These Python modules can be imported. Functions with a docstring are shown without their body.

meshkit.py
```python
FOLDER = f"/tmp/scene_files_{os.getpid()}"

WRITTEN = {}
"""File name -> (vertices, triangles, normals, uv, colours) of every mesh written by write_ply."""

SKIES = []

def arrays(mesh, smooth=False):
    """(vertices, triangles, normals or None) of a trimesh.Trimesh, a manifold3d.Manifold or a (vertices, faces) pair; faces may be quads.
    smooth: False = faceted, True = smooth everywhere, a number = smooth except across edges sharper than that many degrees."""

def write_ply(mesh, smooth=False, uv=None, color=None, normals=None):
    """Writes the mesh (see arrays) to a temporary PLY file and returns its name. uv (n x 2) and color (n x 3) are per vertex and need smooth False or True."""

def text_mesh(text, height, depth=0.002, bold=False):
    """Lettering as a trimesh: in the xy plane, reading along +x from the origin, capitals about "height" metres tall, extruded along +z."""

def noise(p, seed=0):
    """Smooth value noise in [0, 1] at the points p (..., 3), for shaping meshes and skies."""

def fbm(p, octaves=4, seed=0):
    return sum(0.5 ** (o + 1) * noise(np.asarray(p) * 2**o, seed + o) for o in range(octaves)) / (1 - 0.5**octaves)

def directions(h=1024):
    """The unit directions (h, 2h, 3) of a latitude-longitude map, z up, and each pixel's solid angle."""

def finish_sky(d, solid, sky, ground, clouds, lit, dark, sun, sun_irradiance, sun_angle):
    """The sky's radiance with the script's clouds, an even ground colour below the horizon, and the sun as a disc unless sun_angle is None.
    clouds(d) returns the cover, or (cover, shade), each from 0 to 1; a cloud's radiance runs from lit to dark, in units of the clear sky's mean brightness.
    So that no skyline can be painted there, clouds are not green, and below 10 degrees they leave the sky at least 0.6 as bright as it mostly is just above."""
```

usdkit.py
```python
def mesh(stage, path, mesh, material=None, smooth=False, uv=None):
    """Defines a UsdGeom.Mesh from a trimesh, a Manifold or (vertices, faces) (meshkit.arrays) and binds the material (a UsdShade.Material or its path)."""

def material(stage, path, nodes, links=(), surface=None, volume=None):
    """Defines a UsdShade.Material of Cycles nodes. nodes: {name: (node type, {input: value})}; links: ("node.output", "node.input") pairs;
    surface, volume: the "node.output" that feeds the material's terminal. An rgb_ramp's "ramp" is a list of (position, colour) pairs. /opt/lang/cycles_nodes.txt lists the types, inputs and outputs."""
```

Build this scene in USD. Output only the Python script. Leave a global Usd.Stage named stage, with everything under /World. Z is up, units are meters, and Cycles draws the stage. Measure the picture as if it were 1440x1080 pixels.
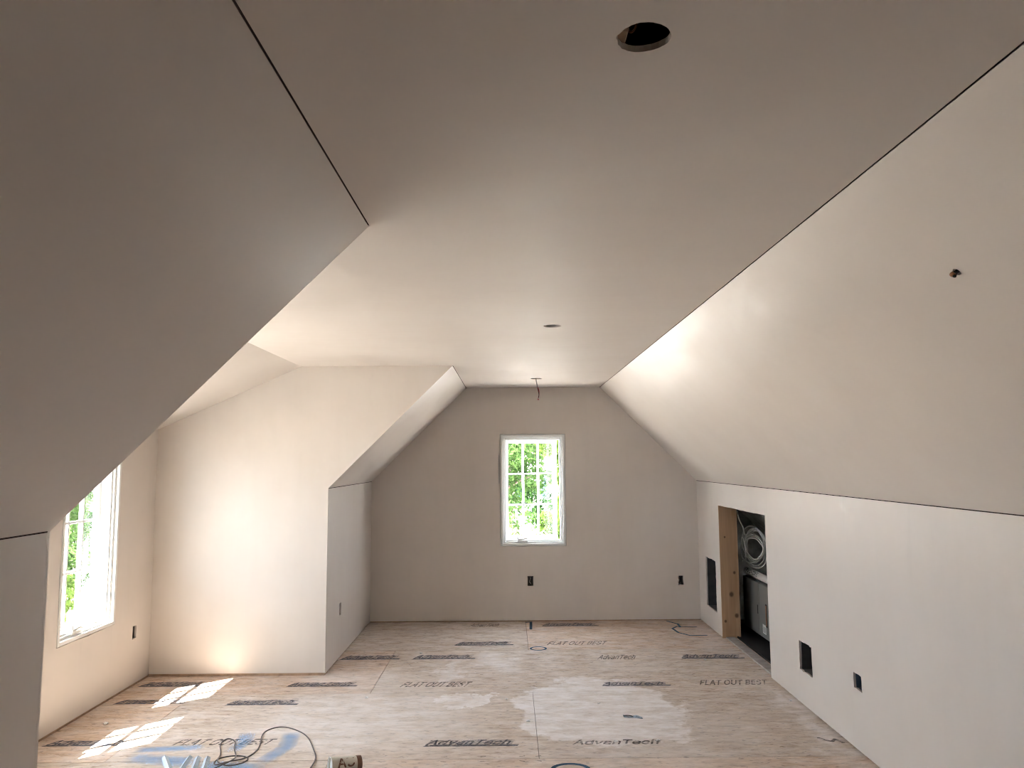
import math
import numpy as np
import trimesh
import manifold3d as m3
from shapely.geometry import Polygon, Point, box as sbox, LineString
from shapely.ops import unary_union
import usdkit
import meshkit
from pxr import Usd, UsdGeom, UsdLux, UsdShade, Gf, Sdf

stage = Usd.Stage.CreateInMemory()
UsdGeom.SetStageUpAxis(stage, 'Z')
UsdGeom.SetStageMetersPerUnit(stage, 1.0)
world = UsdGeom.Xform.Define(stage, '/World')
stage.SetDefaultPrim(world.GetPrim())
UsdGeom.Scope.Define(stage, '/World/Looks')

# ---------------------------------------------------------------- camera, sky, sun, exposure
EXPOSURE = 0.6
SKY = 4.2
SUN = 18.0
cam = UsdGeom.Camera.Define(stage, '/World/camera')
_F, _R, _U = (0.003953, 0.994819, 0.101582), (0.999971, -0.003264, -0.006946), (0.006578, -0.101606, 0.994803)
cam.AddTransformOp().Set(Gf.Matrix4d(*_R, 0, *_U, 0, *[-c for c in _F], 0, 0, 0, 1.666322, 1))
cam.CreateHorizontalApertureAttr(36.0)
cam.CreateVerticalApertureAttr(27.0)
cam.CreateFocalLengthAttr(36.0 * 1051.25 / 1440)
cam.CreateFStopAttr(0.0)
cam.CreateExposureAttr(EXPOSURE)
cam.CreateClippingRangeAttr(Gf.Vec2f(0.02, 500))

sky = UsdLux.DomeLight.Define(stage, '/World/sky')
sky.CreateIntensityAttr(SKY)
sky.CreateColorAttr(Gf.Vec3f(0.80, 0.91, 1.05))
sun = UsdLux.DistantLight.Define(stage, '/World/sun')
sun.CreateAngleAttr(0.55)
sun.CreateIntensityAttr(SUN)
sun.CreateNormalizeAttr(True)
sun.CreateColorAttr(Gf.Vec3f(1.0, 0.94, 0.86))
SUN_EL = math.radians(50.5)
SUN_DIR = Gf.Vec3d(0.79 * math.cos(SUN_EL), 0.613 * math.cos(SUN_EL), -math.sin(SUN_EL))   # travel direction
sun.AddTransformOp().Set(Gf.Matrix4d(Gf.Rotation(Gf.Vec3d(0, 0, -1), SUN_DIR), Gf.Vec3d(0, 0, 0)))

# ---------------------------------------------------------------- measurements (metres)
H = 2.44                      # flat ceiling
CL, CR = -0.4604, 0.9711      # edges of the flat ceiling
XL, XR = -1.4578, 1.9775      # knee walls
KL, KR = 1.4535, 1.4417       # knee wall heights
D, B = 7.9713, -1.7           # gable wall, rear wall
DN, DC = 2.4088, 6.0633       # dormer cheeks
XD, XB, ZD = -2.8397, -1.6955, 1.934   # dormer front wall, break of its ceiling, its height
T = 0.013                     # drywall
GAP = 0.0035                  # shadow joint at the ceiling angles

# ---------------------------------------------------------------- helpers
_used = {}


def numbered(parent, name):
    key = (parent, name)
    k = _used.get(key, -1) + 1
    _used[key] = k
    return name if k == 0 else f'{name}_{k:03d}'


def path_of(parent):
    return '/World' if parent is None else str(parent.GetPath())


def tag(p, label=None, cat=None, group=None, kind=None):
    for k, v in (('label', label), ('category', cat), ('group', group), ('kind', kind)):
        if v:
            p.SetCustomDataByKey(k, v)
    return p


def thing(name, label, cat, loc=(0, 0, 0), group=None, kind=None, matrix=None):
    x = UsdGeom.Xform.Define(stage, f'/World/{numbered("/World", name)}')
    if matrix is not None:
        x.AddTransformOp().Set(matrix)
    elif any(loc):
        x.AddTranslateOp().Set(Gf.Vec3d(*map(float, loc)))
    return tag(x.GetPrim(), label, cat, group, kind)


def obj(name, mesh, mat, parent=None, smooth=False, label=None, cat=None, group=None, kind=None):
    pp = path_of(parent)
    m = usdkit.mesh(stage, f'{pp}/{numbered(pp, name)}', mesh, mat, smooth)
    return tag(m.GetPrim(), label, cat, group, kind)


def copy_of(src, loc=None, matrix=None, label=None, group=None):
    was = src.GetCustomData()
    name = src.GetName()
    r = thing(name, label or was['label'], was['category'], loc or (0, 0, 0), group or was.get('group'), was.get('kind'), matrix)
    r.GetReferences().AddInternalReference(src.GetPath())
    r.SetInstanceable(True)
    return r


def cat_(*ms):
    return trimesh.util.concatenate([m for m in ms])


def bx(x0, x1, y0, y1, z0, z1):
    m = trimesh.creation.box([x1 - x0, y1 - y0, z1 - z0])
    m.apply_translation([(x0 + x1) / 2, (y0 + y1) / 2, (z0 + z1) / 2])
    return m


def rbx(x0, x1, y0, y1, z0, z1, r=0.003):
    """A box with small chamfers."""
    pts = []
    for sx, x in ((1, x0), (-1, x1)):
        for sy, y in ((1, y0), (-1, y1)):
            for sz, z in ((1, z0), (-1, z1)):
                pts += [(x + sx * r, y + sy * r, z), (x + sx * r, y, z + sz * r), (x, y + sy * r, z + sz * r)]
    return trimesh.convex.convex_hull(np.array(pts))


def slab(poly, origin, U, V, t):
    """A plate: polygon (u, v) in the plane origin + u U + v V, its face there, its thickness t along U x V."""
    U, V = np.array(U, float), np.array(V, float)
    m = trimesh.creation.extrude_polygon(poly, abs(t))
    W = np.cross(U, V) * np.sign(t)
    M = np.eye(4)
    M[:3, 0], M[:3, 1], M[:3, 2], M[:3, 3] = U, V, W, origin
    m.apply_transform(M)
    if np.linalg.det(M[:3, :3]) < 0:
        m.invert()
    return m


def sweep(pts, r, sides=8, closed=False):
    """A round wire along a smoothed polyline."""
    p = np.array(pts, float)
    n = len(p)
    if n > 2:
        from scipy.interpolate import CubicSpline
        s = np.r_[0, np.cumsum(np.linalg.norm(np.diff(p, axis=0), axis=1))]
        p = CubicSpline(s, p)(np.linspace(0, s[-1], max(8, n * 7)))
    t = np.gradient(p, axis=0)
    t /= np.linalg.norm(t, axis=1, keepdims=True) + 1e-12
    a = np.cross(t, [0, 0, 1.0])
    bad = np.linalg.norm(a, axis=1) < 0.2
    a[bad] = np.cross(t[bad], [1.0, 0, 0])
    for i in range(1, len(a)):
        a[i] = a[i - 1] - t[i] * np.dot(a[i - 1], t[i])
        a[i] /= np.linalg.norm(a[i]) + 1e-12
    a[0] /= np.linalg.norm(a[0])
    b = np.cross(t, a)
    ang = np.arange(sides) * 2 * np.pi / sides
    v = p[:, None] + r * (np.cos(ang)[None, :, None] * a[:, None] + np.sin(ang)[None, :, None] * b[:, None])
    k = len(p)
    f = []
    for i in range(k - 1):
        for j in range(sides):
            j2 = (j + 1) % sides
            f += [(i * sides + j, i * sides + j2, (i + 1) * sides + j2), (i * sides + j, (i + 1) * sides + j2, (i + 1) * sides + j)]
    v = np.vstack([v.reshape(-1, 3), p[0], p[-1]])
    c0, c1 = k * sides, k * sides + 1
    for j in range(sides):
        j2 = (j + 1) % sides
        f += [(c0, j2, j), (c1, (k - 1) * sides + j, (k - 1) * sides + j2)]
    return trimesh.Trimesh(v, np.array(f), process=False)


def rough_rect(x0, x1, y0, y1, amp, seed, step=0.03):
    """A hand-cut rectangular hole: its edges wander a little."""
    rng = np.random.default_rng(seed)
    ring = sbox(x0, y0, x1, y1).exterior
    n = max(8, int(ring.length / step))
    pts = [np.array(ring.interpolate(i / n, True).coords[0]) + rng.normal(0, amp, 2) for i in range(n)]
    for c in ((x0, y0), (x1, y0), (x1, y1), (x0, y1)):
        i = min(range(n), key=lambda k: np.hypot(*(pts[k] - c)))
        pts[i] = np.array(c) + rng.normal(0, amp * 0.6, 2)
    return Polygon(pts).buffer(0)


# ---------------------------------------------------------------- materials
def mat(name, nodes, links, surface='p.BSDF'):
    return usdkit.material(stage, f'/World/Looks/{name}', nodes, links, surface=surface)


def plain(name, color, rough=0.5, metal=0.0, vary=0.08, scale=14, spec=0.5, bump=0.0):
    dark, light = [c * (1 - vary) for c in color], [min(1, c * (1 + vary)) for c in color]
    nodes = {'g': ('geometry', {}), 'n': ('noise_texture', {'scale': scale, 'detail': 4}),
             'r': ('rgb_ramp', {'ramp': [(0.3, dark), (0.7, light)]}),
             'p': ('principled_bsdf', {'roughness': rough, 'metallic': metal, 'specular_ior_level': spec})}
    links = [('g.position', 'n.vector'), ('n.fac', 'r.fac'), ('r.color', 'p.base_color')]
    if bump:
        nodes['b'] = ('bump', {'strength': bump, 'distance': 0.004})
        links += [('n.fac', 'b.height'), ('b.normal', 'p.normal')]
    return mat(name, nodes, links)


def plaster(name, color, stretch, rough=0.42, spec=0.4, bump=0.08, streak=0.97):
    """Trowelled veneer plaster: faint blotches, faint trowel streaks along the board."""
    c = np.array(color)
    return mat(name, {
        'g': ('geometry', {}),
        'blot': ('noise_texture', {'scale': 1.6, 'detail': 5, 'roughness': 0.6}),
        'm': ('mapping', {'mapping_type': 'point', 'scale': stretch}),
        'st': ('noise_texture', {'scale': 1.0, 'detail': 5, 'roughness': 0.55}),
        'r': ('rgb_ramp', {'ramp': [(0.25, c * (0.955, 0.95, 0.945)), (0.5, c), (0.75, np.minimum(c * (1.03, 1.04, 1.05), 1))]}),
        'r2': ('rgb_ramp', {'ramp': [(0.3, (streak, streak, streak - 0.005)), (0.7, (1, 1, 1))]}),
        'mu': ('mix', {'mix_type': 'multiply', 'fac': 1.0}),
        'rr': ('map_range', {'from_min': 0.3, 'from_max': 0.7, 'to_min': rough - 0.08, 'to_max': rough + 0.1, 'clamp': True}),
        'b': ('bump', {'strength': bump, 'distance': 0.003}),
        'p': ('principled_bsdf', {'specular_ior_level': spec})},
        [('g.position', 'blot.vector'), ('g.position', 'm.vector'), ('m.vector', 'st.vector'), ('blot.fac', 'r.fac'), ('st.fac', 'r2.fac'),
         ('r.color', 'mu.color1'), ('r2.color', 'mu.color2'), ('mu.color', 'p.base_color'), ('st.fac', 'rr.value'), ('rr.result', 'p.roughness'),
         ('st.fac', 'b.height'), ('b.normal', 'p.normal')])


PLASTER = (0.69, 0.63, 0.575)
M_WALL = plaster('plaster_wall', PLASTER, (9, 9, 1.2))
M_CEIL = plaster('plaster_ceiling', PLASTER, (2.2, 30, 4), rough=0.56, spec=0.42, bump=0.05, streak=0.98)
M_SLOPE = plaster('plaster_slope', PLASTER, (3, 1.2, 3), rough=0.42)
M_RAW = plain('raw_board', (0.36, 0.33, 0.30), 0.9, vary=0.2)
M_WHITE = plain('white_vinyl', (0.82, 0.82, 0.80), 0.35, vary=0.015)
M_MUNTIN = plain('white_grille', (0.80, 0.81, 0.82), 0.35, vary=0.01)
M_SHEATH = plain('sheathing', (0.09, 0.075, 0.06), 0.9)
M_EXT = plain('siding_grey', (0.55, 0.55, 0.53), 0.8)
M_SHINGLE = plain('roofing_shingles', (0.27, 0.235, 0.205), 0.9, vary=0.3, scale=30)
M_PLATE = plain('framing_lumber_dusty', (0.40, 0.27, 0.18), 0.8, vary=0.25, scale=18)
M_FOAM = plain('spray_foam', (0.84, 0.83, 0.80), 0.9, vary=0.14, scale=16, bump=0.4)
M_CABINET = plain('grey_enamel', (0.19, 0.187, 0.168), 0.45, vary=0.04, scale=3)
M_SEAM = plain('dark_seam', (0.03, 0.03, 0.03), 0.7)
M_BLACK = plain('black_plastic', (0.015, 0.016, 0.016), 0.6, vary=0.2)
M_PIPE = plain('pipe_white', (0.68, 0.66, 0.62), 0.4, vary=0.04)
M_PRINT = plain('black_print', (0.03, 0.028, 0.03), 0.7)
M_COIL = plain('white_cable_sheath', (0.90, 0.88, 0.84), 0.4, vary=0.04)
M_BOXBLUE = plain('box_plastic_blue', (0.05, 0.085, 0.13), 0.45, vary=0.1)
M_BOXGREY = plain('box_plastic_grey', (0.10, 0.095, 0.085), 0.5, vary=0.1)
M_SHEET = plain('galvanised_dark', (0.09, 0.09, 0.095), 0.45, metal=0.5, vary=0.2)
M_WIREGREY = plain('cable_grey', (0.33, 0.31, 0.28), 0.5)
M_WIRERED = plain('wire_red', (0.30, 0.02, 0.025), 0.4)
M_WIREBLACK = plain('wire_black', (0.02, 0.018, 0.016), 0.4)
M_COPPER = plain('wire_nut_orange', (0.36, 0.15, 0.06), 0.45)
M_CORD = plain('cord_brown_grey', (0.13, 0.11, 0.105), 0.5)
M_BEAD = plain('galvanised_bead', (0.42, 0.50, 0.58), 0.42, metal=0.35, vary=0.12, scale=40)
M_CUP = plain('paper_beige', (0.50, 0.47, 0.40), 0.6, vary=0.03)
M_CUPRIM = plain('paper_white', (0.78, 0.78, 0.78), 0.5, vary=0.02)
M_CUPIN = plain('paper_inside', (0.66, 0.69, 0.71), 0.5, vary=0.03)
M_CUPBAND = plain('band_brown', (0.13, 0.06, 0.035), 0.5)
M_SCRAP = plain('scrap_film', (0.30, 0.38, 0.48), 0.35, vary=0.5, scale=60)
M_STICKER = plain('sticker_white', (0.72, 0.72, 0.70), 0.5, vary=0.02)
M_LATCH = plain('latch_rust', (0.35, 0.17, 0.09), 0.5)
M_BARK = plain('bark', (0.12, 0.09, 0.065), 0.9, vary=0.3, scale=20)
M_LAWN = plain('sandy_soil', (0.58, 0.52, 0.465), 0.95, vary=0.12, scale=3)
M_HOUSE = plain('pale_siding', (0.78, 0.72, 0.68), 0.8, vary=0.03)
M_SHUT = plain('blue_paint', (0.03, 0.09, 0.26), 0.6)
M_DRIVE = plain('pale_gravel', (0.62, 0.58, 0.53), 0.95, vary=0.12, scale=4)

M_PANE = mat('window_glass', {'f': ('layer_weight', {'blend': 0.5}), 'pw': ('math', {'math_type': 'power', 'value2': 5.0}),
                              'ma': ('math', {'math_type': 'multiply_add', 'value2': 0.9, 'value3': 0.03}),
                              't': ('transparent_bsdf', {'color': (0.97, 0.985, 0.985)}),
                              'g': ('glossy_bsdf', {'color': (1, 1, 1), 'roughness': 0.02}), 'x': ('mix_closure', {})},
             [('f.facing', 'pw.value1'), ('pw.value', 'ma.value1'), ('ma.value', 'x.fac'), ('t.BSDF', 'x.closure1'), ('g.BSDF', 'x.closure2')], 'x.closure')


def leaf_mat(name, a, b):
    return mat(name, {'g': ('geometry', {}), 'n': ('noise_texture', {'scale': 2.3, 'detail': 6, 'roughness': 0.75}),
                      'r': ('rgb_ramp', {'ramp': [(0.36, a), (0.64, b)]}),
                      'd': ('diffuse_bsdf', {}), 't': ('translucent_bsdf', {}), 'x': ('mix_closure', {'fac': 0.45})},
               [('g.position', 'n.vector'), ('n.fac', 'r.fac'), ('r.color', 'd.color'), ('r.color', 't.color'),
                ('d.BSDF', 'x.closure1'), ('t.BSDF', 'x.closure2')], 'x.closure')


M_LEAF = [leaf_mat('leaf_mid', (0.014, 0.032, 0.010), (0.085, 0.150, 0.042)),
          leaf_mat('leaf_lime', (0.03, 0.055, 0.012), (0.10, 0.155, 0.032)),
          leaf_mat('leaf_dark', (0.005, 0.014, 0.005), (0.035, 0.08, 0.022))]


def lumber(name, a, b):
    """Softwood: growth-ring grain running up the board, with round dark knots."""
    nodes = {'g': ('geometry', {}),
             'm': ('mapping', {'mapping_type': 'point', 'scale': (26, 26, 1.1)}),
             'n': ('noise_texture', {'scale': 1.0, 'detail': 5, 'distortion': 0.6}),
             'r': ('rgb_ramp', {'ramp': [(0.3, a), (0.7, b)]}),
             'p': ('principled_bsdf', {'roughness': 0.65})}
    links = [('g.position', 'm.vector'), ('m.vector', 'n.vector'), ('n.fac', 'r.fac')]
    last = 'r.color'
    for i, (x, z, s) in enumerate(((2.075, 0.40, 0.021), (2.118, 0.205, 0.019), (2.11, 0.60, 0.013), (2.012, 0.155, 0.012), (2.03, 0.93, 0.009))):
        nodes[f'k{i}'] = ('vector_math', {'math_type': 'multiply_add', 'vector2': (1 / s, 0, 0.85 / s), 'vector3': (-x / s, 0, -0.85 * z / s)})
        nodes[f'l{i}'] = ('vector_math', {'math_type': 'length'})
        nodes[f'q{i}'] = ('map_range', {'from_min': 0.55, 'from_max': 1.25, 'to_min': 0.9, 'to_max': 0.0, 'clamp': True})
        nodes[f'x{i}'] = ('mix', {'mix_type': 'mix', 'color2': (0.085, 0.043, 0.022)})
        links += [('g.position', f'k{i}.vector1'), (f'k{i}.vector', f'l{i}.vector1'), (f'l{i}.value', f'q{i}.value'), (f'q{i}.result', f'x{i}.fac'), (last, f'x{i}.color1')]
        last = f'x{i}.color'
    links.append((last, 'p.base_color'))
    return mat(name, nodes, links)


M_STUD = lumber('fir_lumber', (0.37, 0.225, 0.125), (0.50, 0.33, 0.20))

# dust lying on the floor: (x, y, radius x, radius y, strength)
DUST = [(0.60, 5.22, 0.62, 0.80, 0.95), (-0.95, 5.1, 1.15, 1.05, 0.72), (-0.47, 6.15, 0.13, 0.62, 0.75), (-0.10, 6.45, 0.26, 0.42, 0.70),
        (-0.33, 5.46, 0.20, 0.14, 0.95), (1.80, 6.90, 0.26, 0.30, 0.55), (-0.7, 3.6, 1.4, 1.1, 0.6), (-1.15, 5.95, 0.8, 0.35, 0.55), (0.2, 7.35, 0.5, 0.25, 0.35),
        (0.95, 6.25, 0.55, 0.22, 0.35), (1.9, 5.0, 0.13, 1.3, 0.65), (1.9, 7.3, 0.14, 0.6, 0.55), (0.75, 4.4, 0.9, 0.5, 0.45), (1.2, 4.9, 0.7, 0.5, 0.4)]


def osb(name, tint):
    """Oriented strand floor panels: strands lying mostly along x, gypsum dust over them."""
    t = np.array(tint)
    nodes = {
        'g': ('geometry', {}),
        'm1': ('mapping', {'mapping_type': 'point', 'scale': (9, 27, 1)}),
        'n1': ('noise_texture', {'scale': 1.0, 'detail': 6, 'roughness': 0.7, 'distortion': 0.3}),
        'm2': ('mapping', {'mapping_type': 'point', 'scale': (11, 42, 1), 'rotation': (0, 0, 0.12)}),
        'v': ('voronoi_texture', {'scale': 1.0, 'randomness': 1.0}),
        'vb': ('rgb_to_bw', {}),
        'r1': ('rgb_ramp', {'ramp': [(0.28, t * (0.34, 0.25, 0.185)), (0.46, t * (0.50, 0.395, 0.31)), (0.72, t * (0.64, 0.535, 0.44))]}),
        'r2': ('rgb_ramp', {'ramp': [(0.0, (0.80, 0.77, 0.74)), (0.5, (1, 1, 1)), (1.0, (1.0, 0.97, 0.92))]}),
        'mu': ('mix', {'mix_type': 'multiply', 'fac': 0.9}),
        'fl': ('mapping', {'mapping_type': 'point', 'scale': (20, 48, 1)}),
        'fn': ('noise_texture', {'scale': 1.0, 'detail': 3}),
        'fr': ('map_range', {'from_min': 0.61, 'from_max': 0.68, 'to_min': 0, 'to_max': 0.7, 'clamp': True}),
        'fm': ('mix', {'mix_type': 'mix', 'color2': (0.10, 0.065, 0.04)}),
        # dust
        'dn': ('noise_texture', {'scale': 3.2, 'detail': 7, 'roughness': 0.68}),
        'dw': ('vector_math', {'math_type': 'multiply_add', 'vector2': (0.75, 0.75, 0), 'vector3': (-0.375, -0.375, 0)}),
        'dp': ('vector_math', {'math_type': 'add'}),
        'sm': ('mapping', {'mapping_type': 'point', 'scale': (4.5, 10, 1)}),
        'sn': ('noise_texture', {'scale': 1.0, 'detail': 7, 'roughness': 0.72}),
        'sr': ('map_range', {'from_min': 0.38, 'from_max': 0.62, 'to_min': 0.45, 'to_max': 1.0, 'clamp': True}),
        'bg': ('map_range', {'from_min': 0.42, 'from_max': 0.70, 'to_min': 0.02, 'to_max': 0.5, 'clamp': True}),
        'dm': ('math', {'math_type': 'multiply'}),
        'dx': ('math', {'math_type': 'maximum'}),
        'mx': ('mix', {'mix_type': 'mix', 'color2': (0.84, 0.81, 0.81)}),
        'b': ('bump', {'strength': 0.25, 'distance': 0.002}),
        'p': ('principled_bsdf', {'roughness': 0.72, 'specular_ior_level': 0.3})}
    links = [('g.position', 'm1.vector'), ('m1.vector', 'n1.vector'), ('g.position', 'm2.vector'), ('m2.vector', 'v.vector'), ('v.color', 'vb.color'),
             ('n1.fac', 'r1.fac'), ('vb.val', 'r2.fac'), ('r1.color', 'mu.color1'), ('r2.color', 'mu.color2'),
             ('g.position', 'fl.vector'), ('fl.vector', 'fn.vector'), ('fn.fac', 'fr.value'), ('fr.result', 'fm.fac'), ('mu.color', 'fm.color1'),
             ('g.position', 'dn.vector'), ('dn.color', 'dw.vector1'), ('g.position', 'dp.vector1'), ('dw.vector', 'dp.vector2'),
             ('g.position', 'sm.vector'), ('sm.vector', 'sn.vector'), ('sn.fac', 'sr.value'), ('sn.fac', 'bg.value')]
    last = None
    for i, (x, y, rx, ry, s) in enumerate(DUST):
        nodes[f'e{i}'] = ('vector_math', {'math_type': 'multiply_add', 'vector2': (1 / rx, 1 / ry, 0), 'vector3': (-x / rx, -y / ry, 0)})
        nodes[f'l{i}'] = ('vector_math', {'math_type': 'length'})
        nodes[f'q{i}'] = ('map_range', {'range_type': 'smoothstep', 'from_min': 0.84 if s > 0.9 else 0.25, 'from_max': 1.0 if s > 0.9 else 1.1, 'to_min': s, 'to_max': 0.0, 'clamp': True})
        links += [('dp.vector', f'e{i}.vector1'), (f'e{i}.vector', f'l{i}.vector1'), (f'l{i}.value', f'q{i}.value')]
        if last:
            nodes[f'a{i}'] = ('math', {'math_type': 'maximum'})
            links += [(last, f'a{i}.value1'), (f'q{i}.result', f'a{i}.value2')]
            last = f'a{i}.value'
        else:
            last = f'q{i}.result'
    links += [(last, 'dm.value1'), ('sr.result', 'dm.value2'), ('dm.value', 'dx.value1'), ('bg.result', 'dx.value2'), ('dx.value', 'mx.fac'),
              ('fm.color', 'mx.color1'), ('mx.color', 'p.base_color'), ('n1.fac', 'b.height'), ('b.normal', 'p.normal')]
    return mat(name, nodes, links)


M_OSB = [osb('strand_board', (1, 1, 1)), osb('strand_board_red', (1.06, 0.98, 0.92)), osb('strand_board_grey', (0.95, 0.96, 0.97))]


def ink(name, color, lo, hi):
    """Worn print or chalk: the ink is missing where the noise is low."""
    return mat(name, {'g': ('geometry', {}), 'm': ('mapping', {'mapping_type': 'point', 'scale': (22, 60, 1)}),
                      'n': ('noise_texture', {'scale': 1.0, 'detail': 5, 'roughness': 0.7}),
                      'r': ('map_range', {'from_min': lo, 'from_max': hi, 'to_min': 0.0, 'to_max': 0.85, 'clamp': True}),
                      't': ('transparent_bsdf', {}), 'd': ('diffuse_bsdf', {'color': color}), 'x': ('mix_closure', {})},
               [('g.position', 'm.vector'), ('m.vector', 'n.vector'), ('n.fac', 'r.value'), ('r.result', 'x.fac'),
                ('t.BSDF', 'x.closure1'), ('d.BSDF', 'x.closure2')], 'x.closure')


M_INK = ink('panel_ink', (0.14, 0.145, 0.18), 0.36, 0.62)
M_SMUDGE = ink('panel_ink_smudge', (0.22, 0.22, 0.245), 0.42, 0.95)
M_INKFAINT = ink('panel_ink_faint', (0.12, 0.11, 0.11), 0.40, 0.68)
M_MARKER = ink('marker_blue', (0.06, 0.12, 0.19), 0.2, 0.45)


def spray(name):
    """Spray paint: thins out to nothing at the rim (primvar 'cover' on the mesh)."""
    return mat(name, {'a': ('attribute', {'attribute': 'cover'}), 'g': ('geometry', {}), 'n': ('noise_texture', {'scale': 18, 'detail': 5}),
                      'r': ('map_range', {'from_min': 0.2, 'from_max': 0.7, 'to_min': 0.35, 'to_max': 1.0, 'clamp': True}),
                      'k': ('math', {'math_type': 'multiply'}),
                      't': ('transparent_bsdf', {}), 'd': ('diffuse_bsdf', {'color': (0.16, 0.37, 0.66)}), 'x': ('mix_closure', {})},
               [('g.position', 'n.vector'), ('n.fac', 'r.value'), ('a.fac', 'k.value1'), ('r.result', 'k.value2'), ('k.value', 'x.fac'),
                ('t.BSDF', 'x.closure1'), ('d.BSDF', 'x.closure2')], 'x.closure')


M_SPRAY = spray('spray_blue')

# ================================================================ STRUCTURE
S = 'structure'
# ---- floor: deck, panels, print
deck = thing('floor', 'dusty tan strand-board subfloor with worn printed lettering and blue paint marks', 'floor', kind=S)
obj('subfloor_deck', bx(-3.3, 3.9, B - 0.2, D + 0.3, -0.30, -0.019), M_SHEATH, deck)
PANELS = []
pw, pg = 1.2065, 0.0035
rows = [4.388 - 6 * pw + i * pw for i in range(1, 10)]      # ..., 4.388, 5.5945, 6.801, 8.0075
ROWPAR = 6 % 2
for ri, y0 in enumerate(rows):
    off = 0.156 if (round((y0 - 4.388) / pw)) % 2 == 0 else -1.018
    for k in range(-3, 4):
        x0 = off + 2.44 * k
        x1 = x0 + 2.44
        if off < 0 and ri % 2 == ROWPAR and k == 0:
            x1 += 0.95
        if off < 0 and ri % 2 == ROWPAR and k == 1:
            x0 += 0.95
        a, b = max(x0 + pg / 2, -2.98), min(x1 - pg / 2, 3.6)
        c, d = max(y0 + pg / 2, B - 0.1), min(y0 + pw - pg / 2, D + 0.06)
        if b - a < 0.05 or d - c < 0.05:
            continue
        dz = 0.0008 * math.sin(3.1 * ri + 1.7 * k)
        p = obj('panel', rbx(a, b, c, d, -0.0185, min(0, dz) if dz < 0 else 0.0, 0.0012), M_OSB[(ri + 2 * k) % 3], deck)
        PANELS.append((a, b, c, d, p))


def panel_at(x, y):
    for a, b, c, d, p in PANELS:
        if a <= x <= b and c <= y <= d:
            return p
    return PANELS[0][4]


def lettering(text, x, y, w, h, m, bold=False, slant=0.35, bar=0.0):
    t = meshkit.text_mesh(text, 1.0, 0.01, bold)
    v = np.array(t.vertices)
    v[:, 0] -= v[:, 0].min()
    base = bar * 1.25
    s = 1.0 / v[:, 0].max()
    v2 = np.empty_like(v)
    v2[:, 0] = x + v[:, 0] * s * (w - slant * h) + slant * h * v[:, 1] * 0.9
    v2[:, 1] = y + h * (base + v[:, 1] * (1 - base))
    v2[:, 2] = 0.0002 + 0.0003 * (v[:, 2] > 0.005)
    parts = [trimesh.Trimesh(v2, t.faces, process=False)]
    if bar:
        q = trimesh.creation.extrude_polygon(Polygon([(x - 0.01, y), (x + w + 0.02, y), (x + w + 0.02 + slant * h * bar, y + h * bar), (x + 0.01, y + h * bar)]), 0.0003)
        q.apply_translation([0, 0, 0.0002])
        parts.append(q)
        blk = trimesh.creation.extrude_polygon(Polygon([(x, y + 0.2 * h), (x + w * 0.97, y + 0.2 * h), (x + w * 0.97 + slant * h * 0.6, y + h), (x + slant * h * 0.8, y + h)]), 0.0001)
        blk.apply_translation([0, 0, 0.0001])
        obj('print_smudge', blk, M_SMUDGE, panel_at(x + w / 2, y + h / 2))
    obj('printed_lettering', cat_(*parts), m, panel_at(x + w / 2, y + h / 2))


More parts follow.
